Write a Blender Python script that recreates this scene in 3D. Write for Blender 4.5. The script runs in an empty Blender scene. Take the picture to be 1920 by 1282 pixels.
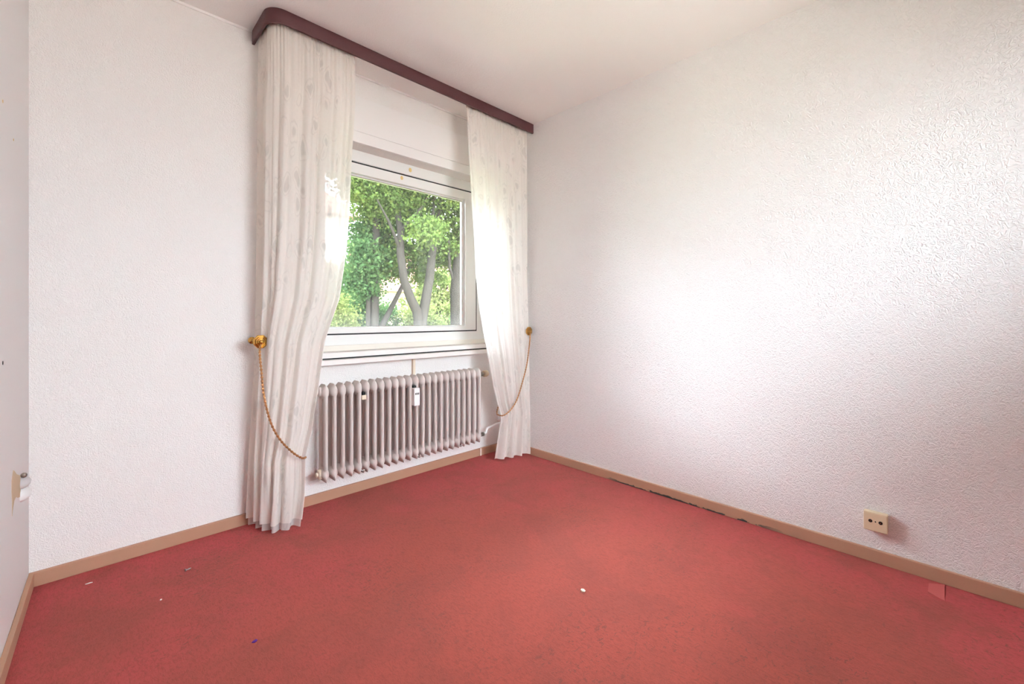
import bpy, bmesh, math, random
import numpy as np
from mathutils import Vector, Matrix

# ------------------------------------------------------------------ camera, sky, sun, exposure
S = bpy.context.scene
COL = S.collection
cam_data = bpy.data.cameras.new('camera')
cam_data.sensor_width = 36.0
cam_data.lens = 806.0 / 1920.0 * 36.0
cam_data.shift_y = -47.0 / 1920.0
cam_data.clip_start = 0.02
cam_data.clip_end = 500
camera = bpy.data.objects.new('camera', cam_data)
COL.objects.link(camera)
camera.location = (0.1717, -2.493, 1.0435)
camera.rotation_euler = (math.radians(90), 0, -math.radians(44.4))
S.camera = camera

S.view_settings.view_transform = 'Standard'
S.view_settings.look = 'None'
S.view_settings.gamma = 1.0
S.view_settings.use_curve_mapping = False
S.view_settings.exposure = 0.58

world = bpy.data.worlds.new('world')
S.world = world
world.use_nodes = True
wn = world.node_tree.nodes
wl = world.node_tree.links
bg = wn['Background']
# bright overcast sky: the zenith three times as bright as the horizon
tc_ = wn.new('ShaderNodeTexCoord')
sep = wn.new('ShaderNodeSeparateXYZ'); wl.new(tc_.outputs['Generated'], sep.inputs[0])
rmp = wn.new('ShaderNodeValToRGB'); wl.new(sep.outputs[2], rmp.inputs[0])
rmp.color_ramp.elements[0].position = 0.0; rmp.color_ramp.elements[0].color = (.326, .342, .380, 1)
rmp.color_ramp.elements[1].position = 1.0; rmp.color_ramp.elements[1].color = (.89, .975, 1.12, 1)
wl.new(rmp.outputs[0], bg.inputs[0])
bg.inputs[1].default_value = 40.0

S.cycles.use_denoising = True
S.cycles.max_bounces = 12
S.cycles.diffuse_bounces = 8
S.cycles.transparent_max_bounces = 24
S.cycles.transmission_bounces = 10
S.cycles.sample_clamp_indirect = 5.0
S.cycles.caustics_reflective = False
S.cycles.caustics_refractive = False

R = math.radians
rnd = random.Random(7)
ROOM_W, ROOM_H, BACK_Y, WALL_T = 2.565, 2.50, -3.35, 0.30
TL = math.tan(R(1.7))              # the left wall stands slightly askew

# ------------------------------------------------------------------ helpers
class MB:
    def __init__(self):
        self.v, self.f, self.uv = [], [], None
    def box(self, x0, x1, y0, y1, z0, z1):
        b = len(self.v)
        self.v += [(x0, y0, z0), (x1, y0, z0), (x1, y1, z0), (x0, y1, z0), (x0, y0, z1), (x1, y0, z1), (x1, y1, z1), (x0, y1, z1)]
        self.f += [tuple(b + i for i in q) for q in ((0, 3, 2, 1), (4, 5, 6, 7), (0, 1, 5, 4), (1, 2, 6, 5), (2, 3, 7, 6), (3, 0, 4, 7))]
        return self
    def rings(self, rings, cap=True, closed=True):
        b = len(self.v); n = len(rings[0])
        for r in rings: self.v += [tuple(p) for p in r]
        for i in range(len(rings) - 1):
            for j in range(n if closed else n - 1):
                k = (j + 1) % n
                self.f.append((b + i * n + j, b + i * n + k, b + (i + 1) * n + k, b + (i + 1) * n + j))
        if cap:
            self.f.append(tuple(b + j for j in reversed(range(n))))
            self.f.append(tuple(b + (len(rings) - 1) * n + j for j in range(n)))
        return self
    def tube(self, pts, rad, n=10, cap=True):
        pts = [Vector(p) for p in pts]
        rs = rad if isinstance(rad, (list, tuple)) else [rad] * len(pts)
        out = []; prev = None
        for i, p in enumerate(pts):
            t = (pts[min(i + 1, len(pts) - 1)] - pts[max(i - 1, 0)]).normalized()
            a = prev if prev is not None else (Vector((0, 0, 1)) if abs(t.z) < .9 else Vector((1, 0, 0)))
            u = (a - t * a.dot(t)).normalized(); prev = u
            w = t.cross(u)
            out.append([p + (u * math.cos(2 * math.pi * j / n) + w * math.sin(2 * math.pi * j / n)) * rs[i] for j in range(n)])
        return self.rings(out, cap)
    def lathe(self, origin, axis, prof, n=20, rot=0.0):
        o, ax = Vector(origin), Vector(axis).normalized()
        a = Vector((0, 0, 1)) if abs(ax.z) < .9 else Vector((1, 0, 0))
        u = (a - ax * a.dot(ax)).normalized(); w = ax.cross(u)
        return self.rings([[o + ax * h + (u * math.cos(2 * math.pi * j / n + rot) + w * math.sin(2 * math.pi * j / n + rot)) * r for j in range(n)] for r, h in prof])
    def ball(self, c, r, sx=1, sy=1, sz=1, n=8, m=5):
        rings = []
        for i in range(m + 1):
            t = math.pi * (0.04 + 0.92 * i / m)
            rings.append([(c[0] + r * sx * math.sin(t) * math.cos(2 * math.pi * j / n), c[1] + r * sy * math.sin(t) * math.sin(2 * math.pi * j / n), c[2] - r * sz * math.cos(t)) for j in range(n)])
        return self.rings(rings)
    def build(self, name, mat, parent=None, smooth=False, bevel=0.0, angle=35):
        me = bpy.data.meshes.new(name)
        me.from_pydata(self.v, [], self.f)
        bm = bmesh.new(); bm.from_mesh(me)
        bmesh.ops.recalc_face_normals(bm, faces=bm.faces)
        if bevel:
            bmesh.ops.bevel(bm, geom=[e for e in bm.edges if len(e.link_faces) == 2 and e.calc_face_angle(0) > .5], offset=bevel, segments=2, profile=.6, affect='EDGES')
        bm.to_mesh(me); bm.free()
        if smooth:
            me.polygons.foreach_set('use_smooth', [True] * len(me.polygons))
            me.set_sharp_from_angle(angle=R(angle))
        me.materials.append(mat)
        return link(name, me, parent)

def link(name, me, parent=None):
    o = bpy.data.objects.new(name, me)
    COL.objects.link(o)
    if parent: o.parent = parent
    return o
def tag(o, label=None, cat=None, group=None, kind=None):
    if label: o['label'] = label
    if cat: o['category'] = cat
    if group: o['group'] = group
    if kind: o['kind'] = kind
    return o
def empty(name, loc=(0, 0, 0)):
    o = bpy.data.objects.new(name, None); COL.objects.link(o)
    o.location = loc; o.empty_display_size = .1
    return o
def keep(o, parent):
    """parent o while its mesh stays in world coordinates"""
    o.parent = parent
    o.matrix_parent_inverse = Matrix.Translation(parent.location).inverted()
    return o
def lerp(tab, z):
    zs = [t[0] for t in tab]; xs = [t[1] for t in tab]
    return float(np.interp(z, zs[::-1], xs[::-1])) if zs[0] > zs[-1] else float(np.interp(z, zs, xs))

# ------------------------------------------------------------------ materials
def mat(name, col=(.8, .8, .8), rough=.6, metal=0.0, spec=.3):
    m = bpy.data.materials.new(name); m.use_nodes = True
    b = m.node_tree.nodes['Principled BSDF']
    b.inputs['Base Color'].default_value = (*col, 1)
    b.inputs['Roughness'].default_value = rough
    b.inputs['Metallic'].default_value = metal
    b.inputs['Specular IOR Level'].default_value = spec
    return m
def nd(m, t, **kw):
    n = m.node_tree.nodes.new(t)
    for k, v in kw.items():
        if k in n.inputs: n.inputs[k].default_value = v
        else: setattr(n, k, v)
    return n
def lk(m, a, b): m.node_tree.links.new(a, b)
def bsdf(m): return m.node_tree.nodes['Principled BSDF']
def objcoord(m, scale=(1, 1, 1), loc=(0, 0, 0)):
    tc = nd(m, 'ShaderNodeTexCoord'); mp = nd(m, 'ShaderNodeMapping')
    mp.inputs['Scale'].default_value = scale; mp.inputs['Location'].default_value = loc
    lk(m, tc.outputs['Object'], mp.inputs['Vector'])
    return mp.outputs[0]
def noise(m, vec, scale, detail=2.0, rough=.5, dist=0.0):
    n = nd(m, 'ShaderNodeTexNoise')
    n.inputs['Scale'].default_value = scale; n.inputs['Detail'].default_value = detail
    n.inputs['Roughness'].default_value = rough; n.inputs['Distortion'].default_value = dist
    lk(m, vec, n.inputs['Vector'])
    return n.outputs['Fac']
def ramp(m, fac, stops):
    r = nd(m, 'ShaderNodeValToRGB')
    el = r.color_ramp.elements
    while len(el) < len(stops): el.new(.5)
    for e, (p, c) in zip(el, stops):
        e.position = p; e.color = (*c, 1) if len(c) == 3 else c
    lk(m, fac, r.inputs[0])
    return r.outputs[0]
def g(v): return (v, v, v)
def mixc(m, fac, a, b, mode='MIX'):
    n = nd(m, 'ShaderNodeMix'); n.data_type = 'RGBA'; n.blend_type = mode
    for s, val in ((n.inputs[0], fac), (n.inputs[6], a), (n.inputs[7], b)):
        if hasattr(val, 'is_linked'): lk(m, val, s)
        elif isinstance(val, tuple): s.default_value = (*val, 1)
        else: s.default_value = val
    return n.outputs[2]
def math_(m, op, a, b=0.0):
    n = nd(m, 'ShaderNodeMath'); n.operation = op
    for s, val in ((n.inputs[0], a), (n.inputs[1], b)):
        if hasattr(val, 'is_linked'): lk(m, val, s)
        else: s.default_value = val
    return n.outputs[0]
def bump(m, h, strength, dist):
    b = nd(m, 'ShaderNodeBump'); b.inputs['Strength'].default_value = strength; b.inputs['Distance'].default_value = dist
    lk(m, h, b.inputs['Height']); lk(m, b.outputs[0], bsdf(m).inputs['Normal'])

def wallpaper(name, col, scale, strength):
    m = mat(name, col, .75, spec=.2)
    v = objcoord(m)
    n1 = noise(m, v, scale, 1.5, .5, 1.6)
    n2 = noise(m, v, scale * 2.6, 2.0, .6, .6)
    ridge = ramp(m, n1, [(.36, g(0)), (.5, g(1)), (.62, g(.15))])
    h = math_(m, 'ADD', ridge, math_(m, 'MULTIPLY', n2, .5))
    bump(m, h, strength, .004)
    big = noise(m, v, 1.3, 3)
    lk(m, mixc(m, math_(m, 'MULTIPLY', big, .35), col, tuple(c * .93 for c in col)), bsdf(m).inputs['Base Color'])
    return m
M = {}
M['wallpaper'] = wallpaper('wallpaper', (.885, .872, .86), 48, .52)
M['wallpaper_back'] = wallpaper('wallpaper_back', (.89, .868, .845), 70, .42)
M['ceiling'] = wallpaper('ceiling_paper', (.90, .88, .86), 80, .22)
m = M['smooth_wall'] = mat('smooth_white_paint', (.80, .79, .785), .5, spec=.3)
v = objcoord(m, (1, 1, .35)); bump(m, noise(m, v, 22, 3), .12, .004)

m = M['carpet'] = mat('red_carpet', (.5, .1, .09), .95, spec=.05)
v = objcoord(m)
fine = noise(m, v, 420, 2, .7)
fib = noise(m, objcoord(m, (1, .35, 1)), 160, 3, .7, .8)
st1 = noise(m, v, 1.15, 4, .6, .4)
st2 = noise(m, objcoord(m, (1, 1, 1), (3.1, 1.7, 0)), 2.6, 5, .65, .7)
spots = noise(m, objcoord(m, (1, 1.6, 1), (7.7, 2.2, 0)), 46, 4, .65, 1.0)
spotmask = noise(m, objcoord(m, (1, 1, 1), (1.3, 9.4, 0)), 1.9, 2)
wear = nd(m, 'ShaderNodeTexGradient'); wear.gradient_type = 'SPHERICAL'      # trodden brown in the middle of the room
lk(m, objcoord(m, (.62, .55, .55), (-.62 * 1.25, .55 * 1.55, 0)), wear.inputs[0])
wm = math_(m, 'MULTIPLY', ramp(m, math_(m, 'ADD', math_(m, 'MULTIPLY', wear.outputs['Fac'], .55), math_(m, 'MULTIPLY', st1, .75)), [(.40, g(0)), (.72, g(1))]), .9)
base = mixc(m, wm, (.455, .066, .073), (.33, .078, .050))
base = mixc(m, math_(m, 'MULTIPLY', ramp(m, st2, [(.47, g(0)), (.64, g(1))]), .62), base, (.24, .068, .047))
st3 = noise(m, objcoord(m, (1, .6, 1), (5.1, 4.4, 0)), 7.5, 5, .7, .6)
base = mixc(m, math_(m, 'MULTIPLY', ramp(m, st3, [(.52, g(0)), (.68, g(1))]), .55), base, (.23, .064, .045))
base = mixc(m, math_(m, 'MULTIPLY', math_(m, 'MULTIPLY', ramp(m, spots, [(.57, g(0)), (.63, g(1))]), ramp(m, spotmask, [(.45, g(0)), (.62, g(1))])), .85), base, (.13, .06, .045))
base = mixc(m, .28, base, ramp(m, fine, [(.25, (.22, .034, .034)), (.75, (.52, .112, .10))]))
base = mixc(m, math_(m, 'MULTIPLY', ramp(m, fib, [(.46, g(0)), (.64, g(1))]), .50), base, (.21, .05, .04))
lk(m, base, bsdf(m).inputs['Base Color'])
bsdf(m).inputs['Sheen Weight'].default_value = .08
bsdf(m).inputs['Sheen Tint'].default_value = (1, .6, .6, 1)
bump(m, math_(m, 'ADD', fine, math_(m, 'MULTIPLY', fib, .8)), .5, .006)
M['carpet_patch'] = mat('pink_carpet_patch', (.47, .11, .105), .95, spec=.05)

def painted_board(name, chips):
    m = mat(name, (.40, .225, .135), .5, spec=.35)
    v = objcoord(m)
    base = mixc(m, noise(m, v, 3.0, 4), (.50, .29, .195), (.42, .235, .15))
    w = noise(m, v, 38, 4, .7, .5)
    tc = nd(m, 'ShaderNodeTexCoord'); sx = nd(m, 'ShaderNodeSeparateXYZ'); lk(m, tc.outputs['Object'], sx.inputs[0])
    base = mixc(m, ramp(m, w, [(.745, g(0)), (.76, g(1))]), base, (.62, .54, .45))
    if chips:   # flaked paint along the foot of the board, grey wood beneath
        z = nd(m, 'ShaderNodeMapRange'); lk(m, sx.outputs[2], z.inputs[0])
        z.inputs[1].default_value = .006; z.inputs[2].default_value = .030; z.inputs[3].default_value = .23; z.inputs[4].default_value = -.35
        y0 = nd(m, 'ShaderNodeMapRange'); lk(m, sx.outputs[1], y0.inputs[0])
        y0.inputs[1].default_value = -.9; y0.inputs[2].default_value = -1.05; y0.inputs[3].default_value = 0; y0.inputs[4].default_value = 1
        y1 = nd(m, 'ShaderNodeMapRange'); lk(m, sx.outputs[1], y1.inputs[0])
        y1.inputs[1].default_value = -1.95; y1.inputs[2].default_value = -1.8; y1.inputs[3].default_value = 0; y1.inputs[4].default_value = 1
        c = noise(m, objcoord(m, (1, .6, 1.4)), 26, 4, .6, .4)
        fac = math_(m, 'MULTIPLY', math_(m, 'MULTIPLY', y0.outputs[0], y1.outputs[0]), ramp(m, math_(m, 'ADD', c, z.outputs[0]), [(.645, g(0)), (.675, g(1))]))
        base = mixc(m, fac, base, (.06, .065, .06))
    lk(m, base, bsdf(m).inputs['Base Color'])
    bump(m, w, .15, .003)
    return m
M['baseboard'] = painted_board('brown_painted_board', False)
M['baseboard_chipped'] = painted_board('brown_painted_board_flaking', True)

m = M['valance'] = mat('dark_mahogany', (.055, .018, .016), .5, spec=.3)
v = objcoord(m, (1.2, 1.2, 14))
lk(m, mixc(m, noise(m, v, 14, 4, .6), (.082, .026, .028), (.050, .016, .018)), bsdf(m).inputs['Base Color'])
M['plastic_white'] = mat('white_plastic', (.86, .86, .85), .35, spec=.45)
M['frame_white'] = mat('window_frame_white', (.85, .85, .83), .3, spec=.5)
m = M['paint_cream'] = mat('old_cream_paint', (.82, .78, .70), .4, spec=.4)
v = objcoord(m); lk(m, mixc(m, noise(m, v, 4, 4), (.84, .80, .73), (.78, .73, .66)), bsdf(m).inputs['Base Color'])
M['panel_white'] = mat('shutter_box_paint', (.88, .865, .85), .5, spec=.3)
m = M['sill'] = mat('sill_paint', (.84, .81, .77), .35, spec=.45)
v = objcoord(m); lk(m, mixc(m, ramp(m, noise(m, v, 34, 4, .6), [(.68, g(0)), (.74, g(1))]), (.85, .82, .79), (.62, .50, .38)), bsdf(m).inputs['Base Color'])
M['dark_gap'] = mat('black_gasket_and_shade', (.015, .015, .017), .6)
M['amber'] = mat('yellowed_glue', (.75, .55, .22), .35, spec=.5)
m = M['radiator'] = mat('radiator_enamel', (.70, .63, .595), .55, spec=.3)
v = objcoord(m); lk(m, mixc(m, noise(m, v, 7, 3), (.66, .595, .565), (.60, .535, .505)), bsdf(m).inputs['Base Color'])
M['nickel'] = mat('nickel', (.35, .32, .28), .3, 1.0)
M['cream_plastic'] = mat('cream_plastic', (.72, .58, .40), .4, spec=.45)
M['plug_cream'] = mat('plug_cream', (.80, .69, .55), .45)
M['lcd'] = mat('grey_display', (.10, .11, .10), .25)
m = M['brass'] = mat('gold_brass', (.62, .36, .10), .22, 1.0)
v = objcoord(m); lk(m, mixc(m, noise(m, v, 90, 3), (.72, .45, .14), (.42, .22, .06)), bsdf(m).inputs['Base Color'])
m = M['chain'] = mat('copper_gold_chain', (.50, .25, .10), .38, .75)
v = objcoord(m); lk(m, mixc(m, noise(m, v, 110, 2), (.62, .34, .15), (.33, .14, .055)), bsdf(m).inputs['Base Color'])
M['beige_plastic'] = mat('beige_plastic', (.74, .60, .41), .4, spec=.4)
M['hole'] = mat('dark_hole', (.012, .01, .008), .8)
M['kraft'] = mat('bare_wallpaper_backing', (.60, .47, .33), .9)
M['grey_plastic'] = mat('grey_white_plastic', (.60, .58, .58), .5)
M['steel'] = mat('steel', (.5, .5, .5), .3, 1.0)
M['plaster'] = mat('plaster_crumb', (.80, .72, .55), .9)
M['paper'] = mat('white_crumb', (.85, .8, .75), .9)
M['purple'] = mat('purple_scrap', (.10, .02, .22), .8)

def fabric(name, col, clear, patt, trans=.40):
    m = bpy.data.materials.new(name); m.use_nodes = True
    nt = m.node_tree; nt.nodes.remove(nt.nodes['Principled BSDF'])
    out = nt.nodes['Material Output']
    uv = nd(m, 'ShaderNodeUVMap')
    # woven leaf and scroll motif, denser than the sheer ground
    d = nd(m, 'ShaderNodeTexNoise'); d.inputs['Scale'].default_value = 9; d.inputs['Detail'].default_value = 1
    lk(m, uv.outputs[0], d.inputs['Vector'])
    add = nd(m, 'ShaderNodeVectorMath'); add.operation = 'MULTIPLY_ADD'
    lk(m, d.outputs['Color'], add.inputs[0]); add.inputs[1].default_value = (.10, .10, .10); lk(m, uv.outputs[0], add.inputs[2])
    w = nd(m, 'ShaderNodeTexWave'); w.wave_type = 'RINGS'; w.rings_direction = 'SPHERICAL'
    vo = nd(m, 'ShaderNodeTexVoronoi'); vo.inputs['Scale'].default_value = 7.0; vo.inputs['Randomness'].default_value = .8
    lk(m, add.outputs[0], vo.inputs['Vector'])
    leaf = ramp(m, vo.outputs['Distance'], [(.20, g(1)), (.27, g(0)), (.33, g(0)), (.36, g(.7)), (.41, g(0))])
    gate = ramp(m, noise(m, uv.outputs[0], 3.2, 1), [(.38, g(0)), (.50, g(1))])
    motif = math_(m, 'MULTIPLY', leaf, gate)
    thread = noise(m, uv.outputs[0], 60, 2)
    dif = nd(m, 'ShaderNodeBsdfDiffuse'); tr = nd(m, 'ShaderNodeBsdfTranslucent'); tp = nd(m, 'ShaderNodeBsdfTransparent')
    c = mixc(m, math_(m, 'MULTIPLY', motif, .9), col, tuple(x * .80 for x in col))
    lk(m, c, dif.inputs[0]); lk(m, c, tr.inputs[0])
    m1 = nd(m, 'ShaderNodeMixShader'); m1.inputs[0].default_value = trans
    lk(m, dif.outputs[0], m1.inputs[1]); lk(m, tr.outputs[0], m1.inputs[2])
    fac = math_(m, 'MULTIPLY', math_(m, 'SUBTRACT', 1.0, math_(m, 'MULTIPLY', motif, patt)), math_(m, 'MULTIPLY', math_(m, 'ADD', thread, .5), clear))
    m2 = nd(m, 'ShaderNodeMixShader'); lk(m, fac, m2.inputs[0])
    lk(m, m1.outputs[0], m2.inputs[1]); lk(m, tp.outputs[0], m2.inputs[2])
    lk(m, m2.outputs[0], out.inputs[0])
    return m
M['sheer'] = fabric('sheer_curtain', (.94, .90, .85), .06, .8)
M['lining'] = fabric('curtain_lining', (.74, .70, .68), .08, .0, .35)
M['tape'] = mat('gathering_tape', (.78, .64, .52), .9)

m = M['glass'] = bpy.data.materials.new('window_glass'); m.use_nodes = True
nt = m.node_tree; nt.nodes.remove(nt.nodes['Principled BSDF'])
tp = nd(m, 'ShaderNodeBsdfTransparent'); tp.inputs[0].default_value = (.96, .98, .96, 1)
gl = nd(m, 'ShaderNodeBsdfGlossy'); gl.inputs['Roughness'].default_value = .02
fr = nd(m, 'ShaderNodeFresnel'); fr.inputs[0].default_value = 1.45
mx = nd(m, 'ShaderNodeMixShader'); lk(m, fr.outputs[0], mx.inputs[0]); lk(m, tp.outputs[0], mx.inputs[1]); lk(m, gl.outputs[0], mx.inputs[2])
glare_haze = nd(m, 'ShaderNodeBsdfTranslucent'); glare_haze.inputs[0].default_value = (.9, .9, .9, 1)  # whitish glare mixed into the pane, stronger towards its bottom edge
sz = nd(m, 'ShaderNodeSeparateXYZ'); tco = nd(m, 'ShaderNodeTexCoord'); lk(m, tco.outputs['Object'], sz.inputs[0])
rz = nd(m, 'ShaderNodeMapRange'); lk(m, sz.outputs[2], rz.inputs[0])
for k_, v_ in enumerate((.98, 1.10, .016, .0025)): rz.inputs[k_ + 1].default_value = v_
my = nd(m, 'ShaderNodeMixShader'); lk(m, rz.outputs[0], my.inputs[0]); lk(m, mx.outputs[0], my.inputs[1]); lk(m, glare_haze.outputs[0], my.inputs[2])
lk(m, my.outputs[0], nt.nodes['Material Output'].inputs[0])

def leafmat(name, a, b, c):
    m = bpy.data.materials.new(name); m.use_nodes = True
    nt = m.node_tree; nt.nodes.remove(nt.nodes['Principled BSDF'])
    v = objcoord(m)
    col = mixc(m, ramp(m, noise(m, v, .9, 3), [(.35, g(0)), (.65, g(1))]), a, b)
    col = mixc(m, ramp(m, noise(m, v, 7, 1), [(.55, g(0)), (.75, g(.8))]), col, c)
    d = nd(m, 'ShaderNodeBsdfDiffuse'); t = nd(m, 'ShaderNodeBsdfTranslucent')
    lk(m, col, d.inputs[0]); lk(m, col, t.inputs[0])
    x = nd(m, 'ShaderNodeMixShader'); x.inputs[0].default_value = .45
    lk(m, d.outputs[0], x.inputs[1]); lk(m, t.outputs[0], x.inputs[2]); lk(m, x.outputs[0], nt.nodes['Material Output'].inputs[0])
    return m
M['leaf'] = leafmat('tree_leaves', (.038, .064, .018), (.066, .098, .024), (.110, .132, .032))
M['leaf_deep'] = leafmat('dark_leaves', (.028, .056, .021), (.044, .078, .028), (.075, .105, .034))
M['leaf_yellow'] = leafmat('yellow_green_leaves', (.075, .105, .028), (.11, .125, .042), (.145, .14, .06))
m = M['bark'] = mat('bark', (.20, .17, .14), 1.0, spec=0.0)
v = objcoord(m, (1, 1, .25)); bk = noise(m, v, 18, 4)
lk(m, mixc(m, bk, (.030, .027, .023), (.012, .0105, .009)), bsdf(m).inputs['Base Color']); bump(m, bk, .6, .03)
m = M['lawn'] = mat('lawn', (.14, .28, .07), .95, spec=.05)
v = objcoord(m); lk(m, mixc(m, noise(m, v, 2.2, 5), (.06, .09, .03), (.11, .14, .05)), bsdf(m).inputs['Base Color'])
M['bounce_ground'] = mat('pale_bounce_ground', (.62, .545, .475), .9)  # warm pale tone for the added ground that bounces daylight
M['render_white'] = mat('white_facade', (.82, .80, .76), .9)
m = M['roof'] = mat('red_roof_tiles', (.50, .17, .11), .8)
v = objcoord(m); lk(m, mixc(m, noise(m, v, 3, 4), (.20, .085, .06), (.14, .05, .035)), bsdf(m).inputs['Base Color'])
M['far_glass'] = mat('far_window_glass', (.10, .12, .14), .15, spec=.6)
M['ochre'] = mat('ochre_facade', (.30, .24, .16), .9)
M['balcony'] = mat('balcony_cream', (.74, .66, .55), .8)

# ------------------------------------------------------------------ the room
tag(MB().box(-.6, ROOM_W + .3, BACK_Y - .3, .30, -.25, 0).build('floor', M['carpet']), 'worn red carpet floor with brownish stains', None, kind='structure')
floor = bpy.data.objects['floor']
p = MB(); zt = .0025
p.rings([[(2.513, -2.432, z), (2.545, -2.476, z), (2.412, -2.477, z), (2.439, -2.432, z)] for z in (.0, zt)])
tag(p.build('patch', M['carpet_patch'], floor), 'lighter pink square of carpet let in by the wall')
tag(MB().box(-.6, ROOM_W + .3, BACK_Y - .3, .30, ROOM_H, ROOM_H + .25).build('ceiling', M['ceiling']), 'white papered ceiling', None, kind='structure')

WX0, WX1, WZ0, WZ1 = 1.00, 2.44, .797, 2.083           # opening in the window wall
w = MB()
w.box(-.6, WX0, 0, WALL_T, 0, ROOM_H); w.box(WX1, ROOM_W + .3, 0, WALL_T, 0, ROOM_H)
w.box(WX0, WX1, 0, WALL_T, 0, WZ0); w.box(WX0, WX1, 0, WALL_T, WZ1, ROOM_H)
tag(w.build('wall_back', M['wallpaper_back']), 'white papered window wall', None, kind='structure')
tag(MB().box(ROOM_W, ROOM_W + .3, BACK_Y, 0, 0, ROOM_H).build('wall_right', M['wallpaper']), 'white wall with coarse embossed paper', None, kind='structure')
QX0, QX1, QZ0, QZ1 = .75, 2.25, 1.08, 2.18          # added window out of view, lets in fill daylight
w = MB()
w.box(-.6, QX0, BACK_Y - .3, BACK_Y, 0, ROOM_H); w.box(QX1, ROOM_W + .3, BACK_Y - .3, BACK_Y, 0, ROOM_H)
w.box(QX0, QX1, BACK_Y - .3, BACK_Y, 0, QZ0); w.box(QX0, QX1, BACK_Y - .3, BACK_Y, QZ1, ROOM_H)
tag(w.build('wall_front', M['wallpaper']), 'white papered wall facing the window', None, kind='structure')
w = MB()
xb = TL * BACK_Y
w.rings([[(0, 0, z), (xb, BACK_Y, z), (xb - .25, BACK_Y, z), (-.25, 0, z)] for z in (0, ROOM_H)])
wall_left = tag(w.build('wall_left', M['smooth_wall']), 'smooth white painted side wall', None, kind='structure')

BH, BT = .054, .016
b = MB().box(0, ROOM_W, -BT, 0, 0, BH)
o = tag(b.build('baseboard_back', M['baseboard'], bevel=.002), 'brown painted skirting board under the window', None, kind='structure')
tag(MB().box(2.262, 2.272, -BT - .003, -BT + .002, 0, BH).build('joint', M['paint_cream'], o), 'pale filled joint')
b = MB().box(ROOM_W - BT, ROOM_W, BACK_Y, -BT, 0, BH)
o = tag(b.build('baseboard_right', M['baseboard_chipped'], bevel=.003), 'brown skirting board with flaking paint', None, kind='structure')
b = MB(); t = .014
b.rings([[(0, -BT, z), (xb, BACK_Y, z), (xb + t, BACK_Y, z), (t, -BT, z)] for z in (0, BH)])
tag(b.build('baseboard_left', M['baseboard'], bevel=.002), 'brown skirting board along the smooth wall', None, kind='structure')

# torn paper and the small holes in the left wall
def lw(y, z, d=0.0): return (TL * y + d, y, z)
pts = [(-.378, .515), (-.352, .543), (-.33, .535), (-.29, .514), (-.21, .487), (-.205, .45), (-.207, .412), (-.255, .424), (-.30, .440), (-.335, .438), (-.365, .415), (-.372, .40), (-.370, .45), (-.379, .48)]
t = MB(); t.rings([[lw(y, z, d) for y, z in pts] for d in (-.001, .0012)])
tag(t.build('torn_patch', M['kraft'], wall_left), 'beige patch where the wall covering is torn off')
for y, z, r in ((-.525, .907, .006), (-.525, 1.683, .005), (-.343, 1.624, .004)):
    h = MB().lathe(lw(y, z, -.002), (1, 0, 0), [(r, 0), (r, .0028), (r * .5, .0032)], 10)
    h.build('nail_hole', M['hole'] if z < 1 else M['amber'], wall_left)

# rounded outlet next to the tear
ol = empty('cable_outlet', lw(-.19, .36, .0))
def dome(z, h, col, name):
    d = MB(); rings = []
    for i in range(7):
        a = i / 6 * math.pi / 2
        rr = math.cos(a); x = .024 * math.sin(a)
        rings.append([lw(-.185 + .036 * max(rr, .06) * math.cos(q), z + h * max(rr, .06) * (abs(math.sin(q)) ** .8) * (1 if math.sin(q) >= 0 else -1), x) for q in [2 * math.pi * j / 16 for j in range(16)]])
    d.rings(rings)
    keep(d.build(name, M[col], smooth=True, angle=60), ol)
dome(.414, .025, 'plastic_white', 'lower_lobe'); dome(.456, .021, 'grey_plastic', 'upper_lobe')
keep(MB().ball(lw(-.20, .484, .008), .009, n=10).build('screw', M['nickel'], smooth=True), ol)
tag(ol, 'small round two-lobed outlet beside the torn paper on the smooth wall', 'outlet')

# ------------------------------------------------------------------ window
win = tag(empty('window_1', (1.72, .14, WZ0)), 'white single-sash window with a view of trees', None, kind='structure')
FY0, FY1 = .10, .175
def rect_frame(x0, x1, z0, z1, ix0, ix1, iz0, iz1, y0, y1):
    m_ = MB()
    loops = []
    for y in (y0, y1):
        loops.append([(x0, y, z0), (x1, y, z0), (x1, y, z1), (x0, y, z1)])
        loops.append([(ix0, y, iz0), (ix1, y, iz0), (ix1, y, iz1), (ix0, y, iz1)])
    for l in loops: m_.v += l
    for j in range(4):
        k = (j + 1) % 4
        m_.f += [(j, k, 4 + k, 4 + j), (8 + j, 8 + k, 12 + k, 12 + j), (j, k, 8 + k, 8 + j), (4 + j, 4 + k, 12 + k, 12 + j)]
    return m_
SX0, SX1, SZ0, SZ1 = 1.045, 2.321, .936, 2.007        # sash outline
GX0, GX1, GZ0, GZ1 = 1.160, 2.212, .974, 1.938        # glass opening
fo = keep(rect_frame(WX0, WX1, WZ0 + .03, WZ1, SX0, SX1, SZ0, SZ1, FY0, FY1).build('outer_frame', M['frame_white'], bevel=.002), win)
keep(MB().box(WX0, WX1, FY0 - .012, FY0 + .01, .838, .872).build('bottom_rail', M['paint_cream'], bevel=.003), win)
keep(MB().box(WX0, WX1, FY0 - .006, FY0 + .01, SZ1 + .004, SZ1 + .014).build('head_lip', M['frame_white'], bevel=.002), win)
g0 = .0065
keep(rect_frame(SX0 - .002, SX1 + .002, SZ0 - .002, SZ1 + .002, SX0 + g0, SX1 - g0, SZ0 + g0, SZ1 - g0, FY0 - .001, FY0 + .05).build('gasket', M['dark_gap']), win)
sash = keep(rect_frame(SX0 + g0, SX1 - g0, SZ0 + g0, SZ1 - g0, GX0, GX1, GZ0, GZ1, FY0 - .004, FY0 + .055).build('sash', M['frame_white'], bevel=.003), win)
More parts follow.
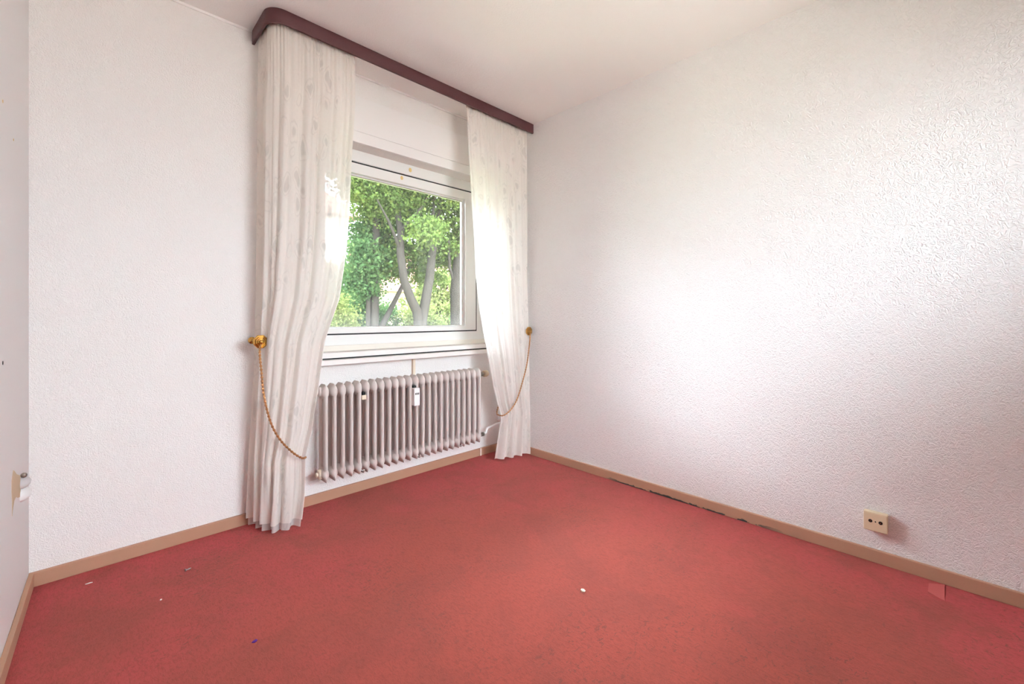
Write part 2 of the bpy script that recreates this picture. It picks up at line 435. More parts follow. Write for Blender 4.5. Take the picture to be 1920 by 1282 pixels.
bd = rect_frame(GX0 - .001, GX1 + .001, GZ0 - .001, GZ1 + .001, GX0 + .010, GX1 - .010, GZ0 + .007, GZ1 - .009, FY0 + .025, FY0 + .05).build('glazing_bead', M['plastic_white'], bevel=.002)
bd.parent = sash
keep(rect_frame(GX0 + .009, GX1 - .009, GZ0 + .006, GZ1 - .008, GX0 + .013, GX1 - .013, GZ0 + .009, GZ1 - .012, FY0 + .028, FY0 + .046).build('glass_seal', M['nickel']), win)
MB().box(GX0, GX1, FY0 + .034, FY0 + .038, GZ0, GZ1).build('pane', M['glass'], sash)
for x, z, r in ((1.735, 2.050, .012), (1.668, 1.980, .011)):
    q = MB(); q.lathe((x, FY0 + .001 if z > SZ1 else FY0 - .003, z), (0, -1, 0), [(r, 0), (r * .9, .002), (r * .4, .004)], 12)
    q.v = [(a, b_, z + (c - z) * 1.35) for a, b_, c in q.v]
    keep(q.build('glue_spot', M['amber'], smooth=True), win)
lb = MB().box(WX0 - .02, WX1 - .02, -.052, .12, .770, .799)
keep(lb.build('sill_board', M['sill'], bevel=.003), win)
keep(MB().box(WX0, WX1, -.004, .12, .797, .808).build('sill_gap_shade', M['dark_gap']), win)  # black strip stands in for the shadow between the two boards
keep(MB().box(WX0, WX1, -.014, .12, .807, .838).build('upper_sill_board', M['sill'], bevel=.003), win)
fill_win = tag(empty('fill_window', ((QX0 + QX1) / 2, BACK_Y - .15, QZ0)), 'added unseen window behind the camera for fill daylight', None, kind='structure')
keep(rect_frame(QX0, QX1, QZ0, QZ1, QX0 + .07, QX1 - .07, QZ0 + .07, QZ1 - .07, BACK_Y - .19, BACK_Y - .12).build('outer_frame', M['frame_white'], bevel=.002), fill_win)
keep(MB().box(QX0 + .06, QX1 - .06, BACK_Y - .16, BACK_Y - .156, QZ0 + .06, QZ1 - .06).build('pane', M['glass']), fill_win)
# roller shutter box cover above the window
sb = tag(empty('trim_1', (1.7, -.01, 2.08)), 'white painted shutter box cover above the window', None, kind='structure')
keep(MB().box(WX0 - .06, ROOM_W - .05, -.020, .0, 2.15, 2.358).build('panel', M['panel_white'], bevel=.002), sb)
keep(MB().box(WX0 - .06, ROOM_W - .05, -.022, .0, 2.083, 2.1485).build('lower_strip', M['panel_white'], bevel=.003), sb)
# cornice bead at the ceiling
tag(MB().box(0, ROOM_W, -.006, 0, ROOM_H - .012, ROOM_H).build('trim_2', M['ceiling']), 'thin painted bead below the ceiling', None, kind='structure')

# ------------------------------------------------------------------ valance and rail
VX, VY, VR, VT, VZ0 = .757, -.283, .075, .012, ROOM_H - .069
def vpath(off):
    """from the wall along the return, round the corner and along the front"""
    x, y, r = VX + off, VY + off, VR - off
    pts = [(x, -.002)] + [(x, y + r + .0)]
    for i in range(1, 10):
        a = math.pi + i / 10 * math.pi / 2
        pts.append((x + r + r * math.cos(a), y + r + r * math.sin(a)))
    pts += [(x + r, y), (ROOM_W - .001, y)]
    return pts
vm = MB()
A, B = vpath(0), vpath(VT)
prof = [[(a[0], a[1], VZ0), (a[0], a[1], ROOM_H - .001), (b_[0], b_[1], ROOM_H - .001), (b_[0], b_[1], VZ0)] for a, b_ in zip(A, B)]
vm.rings(prof)
val = tag(vm.build('curtain_valance', M['valance'], bevel=.0012, smooth=True, angle=40), 'dark brown wooden curtain valance with one rounded corner under the ceiling', 'valance')
A, B = vpath(.040), vpath(.058)
rm = MB(); rm.rings([[(a[0], a[1], ROOM_H - .016), (a[0], a[1], ROOM_H - .001), (b_[0], b_[1], ROOM_H - .001), (b_[0], b_[1], ROOM_H - .016)] for a, b_ in zip(A, B)])
tag(rm.build('curtain_rail', M['plastic_white']), 'white curtain rail on the ceiling hidden behind the brown valance', 'curtain rail')

# ------------------------------------------------------------------ curtains
def polyline(pts, n, r=.0):
    """resample a polyline to n points after rounding its inner corners"""
    P = [np.array(pts[0], float)]
    for i in range(1, len(pts) - 1):
        p0, p1, p2 = (np.array(q, float) for q in pts[i - 1:i + 2])
        d0, d2 = p0 - p1, p2 - p1
        k0 = min(r, np.linalg.norm(d0) * .45); k2 = min(r, np.linalg.norm(d2) * .45)
        a = p1 + d0 / np.linalg.norm(d0) * k0; c = p1 + d2 / np.linalg.norm(d2) * k2
        for u in np.linspace(0, 1, 8): P.append((1 - u) ** 2 * a + 2 * u * (1 - u) * p1 + u * u * c)
    P.append(np.array(pts[-1], float))
    P = np.array(P); s = np.r_[0, np.cumsum(np.linalg.norm(np.diff(P, axis=0), axis=1))]
    u = np.linspace(0, s[-1], n)
    Q = np.c_[np.interp(u, s, P[:, 0]), np.interp(u, s, P[:, 1])]
    T = np.gradient(Q, axis=0); T /= np.linalg.norm(T, axis=1)[:, None] + 1e-9
    return Q, np.c_[-T[:, 1], T[:, 0]], s[-1]
def sheet(name, mat_, base, zs, fold, n=420, cloth_w=1.5, shift=0.0, hem=None):
    V, UV = [], []
    u = np.linspace(0, 1, n)
    for z in zs:
        Q, N, L_ = polyline(base(z), n, .07)
        off = fold(u, z) + shift
        X = Q[:, 0] + N[:, 0] * off; Y = Q[:, 1] + N[:, 1] * off
        X = np.minimum(X, ROOM_W - .018)
        zz = np.full(n, z)
        if hem is not None: zz = zz + hem(u, z)
        V.append(np.c_[X, Y, zz]); UV.append(np.c_[u * cloth_w, zz])
    V = np.concatenate(V); UV = np.concatenate(UV)
    rws = len(zs)
    i, j = np.meshgrid(np.arange(rws - 1), np.arange(n - 1), indexing='ij')
    F = np.stack([i * n + j, i * n + j + 1, (i + 1) * n + j + 1, (i + 1) * n + j], -1).reshape(-1, 4)
    me = bpy.data.meshes.new(name)
    me.from_pydata(V.tolist(), [], F.tolist())
    ul = me.uv_layers.new(name='UVMap')
    ul.data.foreach_set('uv', UV[F.reshape(-1)].reshape(-1).astype(np.float32))
    me.polygons.foreach_set('use_smooth', [True] * len(me.polygons))
    me.materials.append(mat_)
    return link(name, me)
def folds(seed, n_low, n_mid, n_hi):
    r_ = np.random.RandomState(seed)
    ph = r_.rand(6) * 6.28; wob = r_.rand(3) * 6.28
    def f(u, z):
        w_ = u + .012 * np.sin(2 * np.pi * 3 * u + wob[0]) + .006 * np.sin(2 * np.pi * 7 * u + wob[1] + z * .6)
        top = np.clip((z - 2.1) / .35, 0, 1)
        low = np.clip((.45 - z) / .45, 0, 1)
        mid = 1 - np.maximum(top, low)
        body = 1 - top
        a = .0050 * (.35 + .65 * body) * np.sin(2 * np.pi * n_mid * w_ + ph[0]) * (1 - .75 * low)
        b_ = (.009 + .011 * low) * (.25 + .75 * body) * np.sin(2 * np.pi * n_low * w_ + ph[1] + .3 * np.sin(z * 1.7))
        c = .0038 * (.12 + .88 * top) * np.sin(2 * np.pi * n_hi * w_ + ph[2]) * (1 - low)
        d_ = .005 * mid * np.clip(1.4 - z, 0, 1) * np.sin(2 * np.pi * (n_low + 2) * w_ + ph[3])
        e = .0016 * np.sin(2 * np.pi * n_mid * 1.7 * w_ + ph[4] + z) * (1 - low)
        return a + b_ + c + d_ + e
    return f
zs_main = np.r_[np.linspace(2.462, 2.40, 10), np.linspace(2.38, .05, 96)]
LC = [(2.47, 1.19), (2.2, 1.19), (1.9, 1.17), (1.6, 1.157), (1.4, 1.142), (1.14, 1.105), (1.03, 1.066), (.916, 1.028), (.695, 1.0), (.48, .968), (.345, .936), (.165, .928), (0, .905)]
LA = [(2.47, .782), (1.83, .78), (1.295, .775), (1.03, .771), (.76, .764), (.36, .745), (0, .735)]
LB = [(2.47, .795), (1.2, .79), (.7, .776), (.345, .772), (0, .785)]
def left_base(z):
    yb = lerp([(2.47, -.236), (.9, -.232), (.345, -.238), (0, -.248)], z)
    return [(lerp(LA, z), -.055), (lerp(LB, z), yb), (lerp(LC, z), yb + lerp([(2.47, 0), (.9, 0), (.345, .02), (0, .0)], z))]
fl = folds(3, 5, 11, 30)
cl = empty('curtain', (.85, -.2, .02))
keep(sheet('fabric', M['sheer'], left_base, zs_main, fl), cl)
keep(sheet('lining', M['lining'], left_base, np.linspace(.30, .014, 14), lambda u, z: fl(u, z), shift=.012), cl)
keep(sheet('header_tape', M['tape'], left_base, np.linspace(2.474, 2.448, 4), fl, shift=.004), cl)
tag(cl, 'white sheer curtain under the valance\'s rounded corner, grey lining below its hem', 'curtain', 'sheer curtains at the window')

RL = [(2.47, 1.962), (2.25, 1.975), (2.04, 1.99), (1.82, 2.008), (1.57, 2.032), (1.316, 2.046), (1.095, 2.08), (.91, 2.118), (.757, 2.158), (.56, 2.203), (.405, 2.253), (.335, 2.287), (.17, 2.262), (0, 2.235)]
def right_base(z):
    yl = lerp([(2.47, -.232), (.6, -.232), (.335, -.225), (0, -.205)], z)
    yr = lerp([(2.47, -.245), (1.4, -.252), (.6, -.270), (0, -.278)], z)
    xr = 2.535
    return [(lerp(RL, z), yl), ((lerp(RL, z) + xr) / 2, (yl + yr) / 2 - lerp([(2.47, 0), (.335, .012), (0, .018)], z)), (xr, yr)]
fr_ = folds(11, 4, 8, 24)
cr = empty('curtain', (2.4, -.24, .02))
keep(sheet('fabric', M['sheer'], right_base, np.r_[np.linspace(2.455, 2.40, 10), np.linspace(2.38, .022, 98)], fr_, n=360, cloth_w=1.2), cr)
keep(sheet('header_tape', M['tape'], right_base, np.linspace(2.466, 2.442, 4), fr_, n=300, shift=.004), cr)
tag(cr, 'white patterned sheer curtain hanging in the corner by the papered wall above the radiator valve', 'curtain', 'sheer curtains at the window')

# ------------------------------------------------------------------ tie-back holders and chains
def holder(x, z, ylen, label):
    h = empty('tieback_holder', (x, -.001, z))
    keep(MB().lathe((x, 0, z), (0, -1, 0), [(.017, .0), (.018, .004), (.014, .008), (.008, .012)], 18).build('wall_plate', M['brass'], smooth=True), h)
    keep(MB().lathe((x, -.008, z), (0, -1, 0), [(.0065, 0), (.0065, ylen - .02), (.011, ylen - .006)], 14).build('rod', M['brass'], smooth=True), h)
    pr = [(.012, 0), (.033, .002), (.0345, .006), (.0325, .010), (.0285, .0115), (.0270, .0080), (.0255, .0085), (.0245, .0150), (.0205, .0165), (.0190, .0125), (.0175, .0130), (.0165, .0195), (.0130, .0210), (.0115, .0170), (.0100, .0175), (.0090, .0240), (.003, .0265)]
    keep(MB().lathe((x, -ylen, z), (0, -1, 0), pr, 8, math.pi / 8).build('rosette', M['brass']), h)
    return tag(h, label, 'tieback holder', 'brass tieback holders')
holder(.757, .924, .155, 'octagonal brass rosette on a rod beside the curtain with the grey hem lining')
holder(2.520, .937, .272, 'brass rosette at the corner curtain close to the coarse papered wall')
def chain(pts, label):
    P = np.array(pts, float)
    t = np.linspace(0, 1, len(P)); tt = np.linspace(0, 1, 600)
    def cr_(k):      # smooth path through the points
        out = []
        for q in tt:
            f = q * (len(P) - 1); i = min(int(f), len(P) - 2); u = f - i
            p0, p1, p2, p3 = P[max(i - 1, 0), k], P[i, k], P[i + 1, k], P[min(i + 2, len(P) - 1), k]
            out.append(.5 * (2 * p1 + (p2 - p0) * u + (2 * p0 - 5 * p1 + 4 * p2 - p3) * u * u + (3 * p1 - p0 - 3 * p2 + p3) * u ** 3))
        return np.array(out)
    Q = np.c_[cr_(0), cr_(1), cr_(2)]
    s = np.r_[0, np.cumsum(np.linalg.norm(np.diff(Q, axis=0), axis=1))]
    n = int(s[-1] / .0088)
    m_ = MB()
    for i in range(n):
        u = (i + .5) / n * s[-1]
        c = Vector([np.interp(u, s, Q[:, k]) for k in range(3)])
        c2 = Vector([np.interp(min(u + .004, s[-1]), s, Q[:, k]) for k in range(3)])
        c1 = Vector([np.interp(max(u - .004, 0), s, Q[:, k]) for k in range(3)])
        d = (c2 - c1).normalized()
        rot = d.to_track_quat('Z', 'Y').to_matrix() @ Matrix.Rotation(i % 2 * math.pi / 2 + .4, 3, 'Z')
        b0 = len(m_.v)
        m_.ball((0, 0, 0), .0062, 1.05, .62, 1.05, n=7, m=4)
        m_.v[b0:] = [tuple(c + rot @ Vector(q)) for q in m_.v[b0:]]
    o = m_.build('tieback_chain', M['chain'], smooth=True)
    return tag(o, label, 'chain', 'beaded tieback chains')
chain([(.757, -.168, .915), (.742, -.205, .88), (.738, -.243, .80), (.745, -.262, .68), (.770, -.270, .555), (.808, -.276, .467), (.862, -.276, .395), (.908, -.270, .354), (.938, -.235, .342), (.938, -.195, .346), (.90, -.14, .40), (.84, -.12, .60), (.812, -.13, .80), (.768, -.148, .914)],
      'copper beaded chain slung round the curtain with the grey hem lining')
chain([(2.520, -.288, .925), (2.503, -.302, .87), (2.470, -.304, .70), (2.432, -.302, .588), (2.380, -.298, .462), (2.325, -.292, .388), (2.275, -.268, .345), (2.262, -.225, .340), (2.285, -.18, .36), (2.38, -.15, .50), (2.48, -.16, .78), (2.520, -.17, .927)],
      'copper beaded chain slung round the corner curtain by the radiator valve')

# ------------------------------------------------------------------ radiator
PITCH, NSEC, RX0 = .0469, 24, 1.078
rad = empty('radiator', (1.62, -.095, .148))
def sect_mesh():
    s = MB()
    def ring(z, hw, y0, y1, n=16, e=2.6):
        cy, hd = (y0 + y1) / 2, (y1 - y0) / 2
        return [(hw * math.copysign(abs(math.cos(q)) ** (2 / 2.0), math.cos(q)), cy + hd * math.copysign(abs(math.sin(q)) ** (2 / e), math.sin(q)), z) for q in [2 * math.pi * j / n for j in range(n)]]
    s.rings([ring(z, .0108, -.145, -.104) for z in (.20, .40, .62)])
    s.rings([ring(z, .0108, -.086, -.045) for z in (.20, .40, .62)])
    s.rings([ring(z, hw, a, b_) for z, hw, a, b_ in ((.226, .0102, -.1448, -.0452), (.216, .0120, -.1450, -.045), (.207, .0190, -.145, -.045), (.194, .0234, -.144, -.046), (.182, .0225, -.144, -.046), (.170, .014, -.144, -.046), (.158, .005, -.144, -.046), (.147, .0018, -.138, -.052))])
    s.rings([ring(z, hw, a, b_) for z, hw, a, b_ in ((.598, .0102, -.1448, -.0452), (.608, .0120, -.145, -.045), (.617, .0190, -.145, -.045), (.630, .0234, -.144, -.046), (.645, .0225, -.143, -.047), (.660, .016, -.141, -.049), (.670, .006, -.134, -.056), (.676, .0018, -.124, -.066))])
    o = s.build('section', M['radiator'], smooth=True, angle=50)
    return o
s0 = sect_mesh()
for i in range(NSEC):
    o = s0 if i == 0 else s0.copy()
    if i: COL.objects.link(o)
    o.location = (RX0 + i * PITCH, 0, 0)
    keep(o, rad)
RX1 = RX0 + (NSEC - 1) * PITCH
def part(mb, name, mm, smooth=True, **k): return keep(mb.build(name, M[mm], smooth=smooth, **k), rad)
for z in (.188, .636):
    part(MB().lathe((RX0 - .010, -.095, z), (-1, 0, 0), [(.026, 0), (.026, .016), (.022, .020), (.013, .021), (.013, .030), (.008, .031)], 16), 'end_plug', 'plug_cream' if z < .4 else 'radiator')
# thermostat valve
vb = part(MB().lathe((RX1 + .010, -.095, .627), (1, 0, 0), [(.020, 0), (.020, .012), (.012, .014), (.012, .030), (.017, .031), (.017, .045), (.011, .046), (.011, .058)], 14), 'valve', 'nickel')
MB().lathe((RX1 + .066, -.095, .627), (1, 0, 0), [(.012, 0), (.021, .004), (.024, .012), (.024, .030), (.021, .040), (.012, .046)], 18).build('valve_head', M['cream_plastic'], vb, smooth=True)
part(MB().tube([(RX1 + .048, -.095, .627), (RX1 + .048, -.06, .627), (RX1 + .048, -.001, .627)], .009, 10), 'supply_pipe', 'nickel')
# return pipe with its nuts
part(MB().lathe((RX1 + .010, -.095, .186), (1, 0, 0), [(.020, 0), (.020, .010), (.011, .012), (.011, .022), (.016, .023), (.016, .036), (.010, .037), (.010, .050), (.015, .051), (.015, .062), (.009, .063)], 10), 'return_valve', 'nickel')
part(MB().tube([(RX1 + .070, -.095, .186), (RX1 + .092, -.095, .189), (RX1 + .104, -.09, .208), (RX1 + .118, -.085, .218), (RX1 + .20, -.075, .226), (RX1 + .29, -.06, .232), (RX1 + .30, -.04, .232), (RX1 + .30, -.001, .232)], .0085, 10), 'return_pipe', 'plastic_white')
# meter on the front, its cream bracket, wall brackets
mx0 = RX0 + 11.5 * PITCH
mt_ = part(MB().box(mx0 - .020, mx0 + .020, -.176, -.142, .492, .602), 'heat_meter', 'plastic_white', False, bevel=.004)
for dx in (-.010, .0, .010):
    MB().box(mx0 + dx - .0035, mx0 + dx + .0035, -.1768, -.175, .561, .573).build('display_digit', M['lcd'], mt_)
part(MB().box(mx0 - .010, mx0 + .010, -.15, -.10, .600, .614), 'meter_clamp', 'dark_gap', False, bevel=.001)
bx = RX0 + 4.5 * PITCH
part(MB().box(bx - .013, bx + .013, -.143, -.125, .570, .596), 'clip', 'plug_cream', False, bevel=.002)
part(MB().box(bx - .007, bx + .007, -.140, -.110, .596, .612), 'clip_bolt', 'dark_gap', False)
for k in (4.5, 12.5, 19.5):
    x = RX0 + k * PITCH
    part(MB().tube([(x, 0, .150), (x, -.09, .150), (x, -.135, .152), (x, -.142, .168)], .0045, 8), 'wall_bracket', 'radiator')
part(MB().box(1.683, 1.701, -.022, 0, .60, .770), 'wall_rail', 'plug_cream', False, bevel=.003)
part(MB().box(1.683, 1.701, -.07, 0, .600, .612), 'rail_hook', 'plug_cream', False, bevel=.002)
tag(rad, 'old cream enamelled sectional steel radiator under the window', 'radiator')

# ------------------------------------------------------------------ antenna socket
sk = empty('wall_socket', (ROOM_W, -2.27, .14))
X1 = ROOM_W
hs = keep(MB().box(X1 - .029, X1 - .001, -2.309, -2.231, .137, .216).build('housing', M['beige_plastic'], bevel=.004), sk)
for y, r in ((-2.2535, .0068), (-2.2865, .0068), (-2.270, .0026)):
    MB().lathe((X1 - .0285, y, .179), (-1, 0, 0), [(r, 0), (r, .0012), (r * .5, .0013)], 16).build('jack', M['hole'], hs, smooth=True)
    if r > .005: MB().lathe((X1 - .0285, y, .179), (-1, 0, 0), [(.0018, 0), (.0018, .0025)], 8).build('pin', M['brass'], hs)
tag(sk, 'square beige antenna socket with two round jacks low on the papered wall', 'socket')

# ------------------------------------------------------------------ bits lying on the carpet
def crumb(name, loc, s, mm, label, cat):
    r_ = random.Random(name)
    bm = bmesh.new(); bmesh.ops.create_icosphere(bm, subdivisions=1, radius=1)
    for v_ in bm.verts: v_.co = Vector((v_.co.x * s[0] * r_.uniform(.7, 1.2), v_.co.y * s[1] * r_.uniform(.7, 1.2), v_.co.z * s[2] * r_.uniform(.7, 1.1)))
    me = bpy.data.meshes.new(name); bm.to_mesh(me); bm.free(); me.materials.append(M[mm])
    o = link(name, me); o.location = (loc[0], loc[1], s[2] * .9)
    return tag(o, label, cat)
crumb('plaster_crumb', (1.507, -1.515), (.009, .011, .006), 'plaster', 'beige plaster crumb lying in the middle of the red carpet', 'crumb')
crumb('purple_scrap', (.548, -.928), (.010, .007, .003), 'purple', 'tiny purple scrap on the red carpet', 'scrap')
crumb('paint_flake', (.166, -.133), (.016, .004, .002), 'paper', 'long white paint flake near the skirting corner', 'flake')
crumb('white_crumb', (.356, -.457), (.004, .004, .003), 'paper', 'tiny white crumb on the red carpet', 'crumb')
sc_ = empty('screw', (.459, -.296, .004))
keep(MB().lathe((.452, -.296, .0045), (1, .3, 0), [(.0022, 0), (.0026, .010), (.0015, .016)], 8).build('shank', M['steel'], smooth=True), sc_)
keep(MB().lathe((.452, -.296, .0055), (-1, -.3, 0), [(.0022, 0), (.0055, .003), (.0055, .005)], 10).build('head', M['steel'], smooth=True), sc_)
tag(sc_, 'small steel screw lying on the red carpet', 'screw')

# ------------------------------------------------------------------ the garden
GZ = -1.3
tag(MB().box(-25, 30, -39, 4.2, GZ - .2, GZ + .03).build('bounce_ground', M['bounce_ground']), 'added pale ground out of view that bounces daylight indoors', None, kind='structure')  # added unseen reflector, throws warm daylight up to the ceiling
tag(MB().box(-40, 60, -40, 70, GZ - .3, GZ).build('ground', M['lawn']), 'lawn of the garden', None, kind='structure')
def leaves(name, clusters, per, size, mm, seed, parent):
    r_ = np.random.RandomState(seed)
    C = []
    for c, sg in clusters:
        C.append(np.array(c) + r_.randn(per, 3) * np.array(sg))
    C = np.concatenate(C); n = len(C)
    d = r_.randn(n, 3); d[:, 2] -= .45; d /= np.linalg.norm(d, axis=1)[:, None]
    a = r_.randn(n, 3); w_ = np.cross(d, a); w_ /= np.linalg.norm(w_, axis=1)[:, None]
    nn = np.cross(d, w_)
    s = size * (.65 + .7 * r_.rand(n, 1))
    p0 = C - d * s * .5; p2 = C + d * s * .6
    p1 = C + w_ * s * .36 + nn * s * .10; p3 = C - w_ * s * .36 + nn * s * .10
    V = np.stack([p0, p1, p2, p3], 1).reshape(-1, 3)
    V[:, 2] = np.maximum(V[:, 2], GZ + .02)
    k = np.arange(n)[:, None] * 4
    F = np.concatenate([k + np.array([[0, 1, 2]]), k + np.array([[0, 2, 3]])], 1).reshape(-1, 3)
    me = bpy.data.meshes.new(name)
    me.vertices.add(len(V)); me.vertices.foreach_set('co', V.reshape(-1).astype(np.float32))
    me.loops.add(F.size); me.loops.foreach_set('vertex_index', F.reshape(-1).astype(np.int32))
    me.polygons.add(len(F)); me.polygons.foreach_set('loop_start', np.arange(0, F.size, 3, dtype=np.int32))
    me.update(calc_edges=True); me.validate()
    me.materials.append(M[mm])
    o = link(name, me); o['kind'] = 'stuff'
    return keep(o, parent)
def crown(seed, blobs, n):
    """leaf clusters scattered in ellipsoids: (centre, radii, share)"""
    r_ = np.random.RandomState(seed); out = []
    tot = sum(b_[2] for b_ in blobs)
    for c, rr, sh in blobs:
        for _ in range(int(n * sh / tot)):
            v_ = r_.randn(3); v_ /= np.linalg.norm(v_); v_ *= r_.rand() ** .45
            sg = .11 + .13 * r_.rand()
            out.append((np.array(c) + v_ * np.array(rr), (sg, sg, sg * .6)))
    return out
def tree(loc, label, limbs, blobs, n, per, size, mm, seed):
    t_ = empty('deciduous_tree', (loc[0], loc[1], GZ))
    tb = MB(); twig = MB()
    for pts, r0, r1 in limbs:
        (tb if r0 > .05 else twig).tube(pts, [r0 + (r1 - r0) * i / (len(pts) - 1) for i in range(len(pts))], 9)
    keep(tb.build('trunk', M['bark'], smooth=True, angle=80), t_)
    if twig.v: keep(twig.build('branches', M['bark'], smooth=True, angle=80), t_)
    leaves('foliage', crown(seed, blobs, n), per, size, mm, seed + 1, t_)
    return tag(t_, label, 'tree', 'trees outside the window')
tree((6.19, 7), 'tree outside whose trunk forks low into a wide V',
     [([(6.2, 7, GZ), (6.19, 7, .2), (6.18, 7, .95)], .22, .17),
      ([(6.17, 7, .85), (6.08, 7, 1.2), (5.90, 7, 1.52), (5.72, 7, 1.95), (5.62, 7, 2.6), (5.65, 7.05, 3.2), (5.54, 7.1, 3.9), (5.42, 7.1, 4.8), (5.3, 7.1, 6.2)], .13, .06),
      ([(6.20, 7, .85), (6.30, 7, 1.25), (6.50, 7.05, 2.07), (6.62, 7.1, 2.78), (6.81, 7.1, 3.8), (6.98, 7.1, 4.7), (7.2, 7.1, 6.2)], .14, .07),
      ([(6.62, 7.1, 2.9), (6.55, 7.0, 3.6), (6.62, 6.9, 4.5)], .06, .03),
      ([(5.62, 7, 2.7), (5.2, 6.8, 3.3), (4.8, 6.6, 3.7)], .045, .015),
      ([(5.65, 7, 3.2), (6.1, 6.8, 3.8), (6.3, 6.6, 4.3)], .045, .015)],
     [((6.3, 7.6, 4.0), (1.5, .9, .9), 3.6), ((6.0, 7.2, 5.6), (2.2, 1.8, 1.2), 4), ((6.5, 7.7, 2.85), (.9, .5, .45), 1.3), ((5.3, 7.3, 4.0), (.7, .6, .40), 1.1), ((7.2, 7.3, 3.0), (.5, .5, .7), .8), ((6.2, 6.3, 4.5), (1.1, .4, .35), .8), ((6.05, 6.4, 3.2), (.35, .3, .3), .3), ((6.0, 8.1, 2.45), (.75, .4, .40), .7), ((7.0, 8.0, 2.2), (.5, .4, .35), .35)], 430, 130, .075, 'leaf', 21)
tree((5.34, 7.8), 'straight-trunked tree outside with a thin companion stem and a leaning branch',
     [([(5.33, 7.8, GZ), (5.34, 7.8, .76), (5.35, 7.8, 1.8), (5.38, 7.8, 3.0), (5.41, 7.8, 4.0), (5.44, 7.8, 5.6)], .125, .07),
      ([(5.17, 7.82, GZ), (5.18, 7.82, .76), (5.19, 7.82, 1.6), (5.14, 7.82, 2.3)], .07, .05),
      ([(5.42, 7.8, .2), (5.55, 7.8, .82), (5.83, 7.8, 1.31), (6.12, 7.8, 1.84), (6.3, 7.7, 2.4)], .09, .04),
      ([(5.41, 7.8, 4.2), (4.9, 7.5, 4.6), (4.3, 7.2, 4.7)], .045, .015)],
     [((5.45, 8.3, 2.75), (.50, .5, .65), 1.6), ((5.1, 8.0, 2.05), (.42, .5, .50), 1.2), ((5.4, 8.2, 5.2), (1.7, 1.3, .8), 2.6), ((5.9, 8.6, 3.5), (.8, .7, .7), 1.3), ((5.05, 7.5, 2.6), (.3, .2, .3), .4)], 210, 140, .075, 'leaf_deep', 31)
tree((7.36, 7), 'thick pale trunk outside next to the window jamb',
     [([(7.36, 7, GZ), (7.36, 7, .74), (7.33, 7, 1.8), (7.46, 7, 2.9), (7.58, 7, 4.2), (7.7, 7, 6.4)], .21, .12),
      ([(7.33, 7, 1.8), (7.1, 7, 2.4), (7.0, 6.9, 3.1)], .05, .03)],
     [((7.6, 6.8, 4.3), (.9, .9, 1.1), 3), ((7.8, 7.0, 5.8), (1.6, 1.5, 1.1), 3), ((7.7, 7.7, 2.9), (.7, .5, .5), 1.2)], 160, 140, .075, 'leaf', 41)
tree((4.2, 8.6), 'tree outside whose leafy boughs hang in beside the sheer curtain',
     [([(2.6, 9.6, GZ), (2.6, 9.6, 1.0), (2.75, 9.5, 3.0), (3.0, 9.4, 5.5)], .16, .08),
      ([(2.8, 9.5, 3.6), (3.4, 8.6, 4.6), (4.3, 7.4, 4.55), (4.75, 7.0, 4.15)], .055, .02)],
     [((4.25, 7.2, 4.6), (.7, .5, .35), 1.8), ((4.62, 7.0, 4.15), (.40, .4, .30), 1.3), ((3.0, 9.2, 6.2), (1.6, 1.4, .9), 2.2)], 120, 150, .075, 'leaf', 51)
def bush(loc, rr, n, per, size, mm, seed, label):
    t_ = empty('bush', (loc[0], loc[1], GZ))
    st = MB()
    r_ = random.Random(seed)
    for k in range(6):
        st.tube([(loc[0] + r_.uniform(-.1, .1), loc[1], GZ), (loc[0] + r_.uniform(-.6, .6) * rr[0], loc[1] + r_.uniform(-.5, .5) * rr[1], GZ + rr[2] * 1.2)], [.025, .008], 6)
    keep(st.build('stems', M['bark']), t_)
    leaves('foliage', crown(seed, [((loc[0], loc[1], GZ + rr[2] * 1.0), rr, 1)], n), per, size, mm, seed + 1, t_)
    return tag(t_, label, 'bush', 'bushes outside the window')
bush((5.0, 9.35), (.62, .5, 1.5), 90, 170, .075, 'leaf_yellow', 61, 'yellow-green bush outside left of the straight trunk')
bush((6.75, 11.0), (1.25, .7, 1.65), 150, 170, .075, 'leaf_deep', 63, 'green bush outside behind the leaning branch')
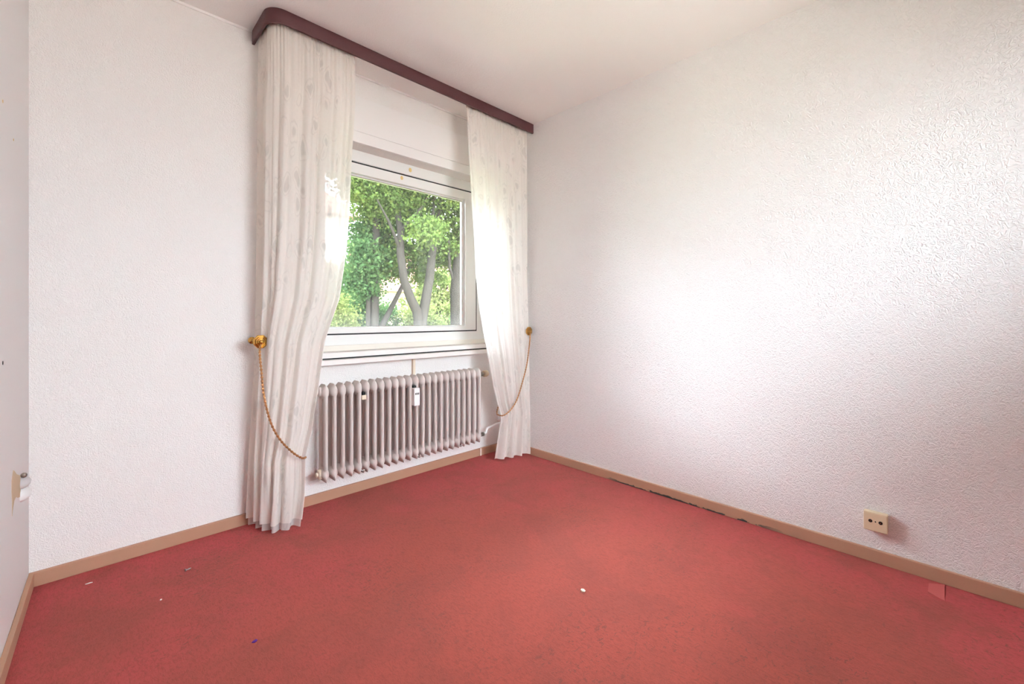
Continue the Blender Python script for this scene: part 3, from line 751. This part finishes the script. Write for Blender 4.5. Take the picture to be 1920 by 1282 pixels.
bush((8.3, 10.2), (.85, .6, 1.5), 110, 170, .075, 'leaf_yellow', 65, 'pale yellow-green bush outside between the forked tree and the thick trunk')
bush((9.0, 8.3), (.7, .5, 1.35), 80, 170, .07, 'leaf_deep', 67, 'blue-green low bush outside at the foot of the thick trunk')
bush((11.2, 13.0), (2.0, 1.0, 2.2), 160, 120, .14, 'leaf_yellow', 69, 'broad yellow-green hedge bush far behind the trees')
bush((7.2, 15.0), (1.3, .8, 2.3), 130, 120, .14, 'leaf', 71, 'tall green shrub far behind the straight trunk')

# far houses
def house(name, x0, x1, y0, y1, h, roof_h, label, wins, bal=None, wall='render_white'):
    b_ = empty(name, ((x0 + x1) / 2, (y0 + y1) / 2, GZ))
    keep(MB().box(x0, x1, y0, y1, GZ, GZ + h).build('walls', M[wall]), b_)
    r_ = MB(); ym = (y0 + y1) / 2; e = .5
    r_.rings([[(x, y0 - e, GZ + h - .15), (x, ym, GZ + h + roof_h), (x, y1 + e, GZ + h - .15), (x, ym, GZ + h - .1)] for x in (x0 - e, x1 + e)])
    keep(r_.build('roof', M['roof']), b_)
    for (a, c) in wins:
        f_ = keep(MB().box(a - .6, a + .6, y0 - .05, y0 + .05, c - .7, c + .7).build('window', M['frame_white']), b_)
        MB().box(a - .5, a + .5, y0 - .07, y0 + .02, c - .6, c + .6).build('pane', M['far_glass'], f_)
    if bal:
        for (a, c) in bal:
            keep(MB().box(a - 1.3, a + 1.3, y0 - 1.1, y0, c - .15, c + .9).build('balcony', M['balcony']), b_)
    return tag(b_, label, 'house')
house('apartment_house', -14, 9.35, 18.5, 28, 7.4, 2.4, 'white apartment house outside behind the sheer curtain', [(x_, z_) for x_ in (-12, -9, -6, -3, 1.5, 4.5) for z_ in (1.2, 4.1)] + [(8.5, 1.4)], [(7.6, .2)])  # facade drawn out leftward and made taller to block low sky light
house('red_roofed_house', 14.5, 27, 30, 38, 4.6, 4.2, 'pale house with a red tiled roof far behind the trees', [(17, 1.2), (20, 1.2), (23.5, 1.2)], wall='ochre')
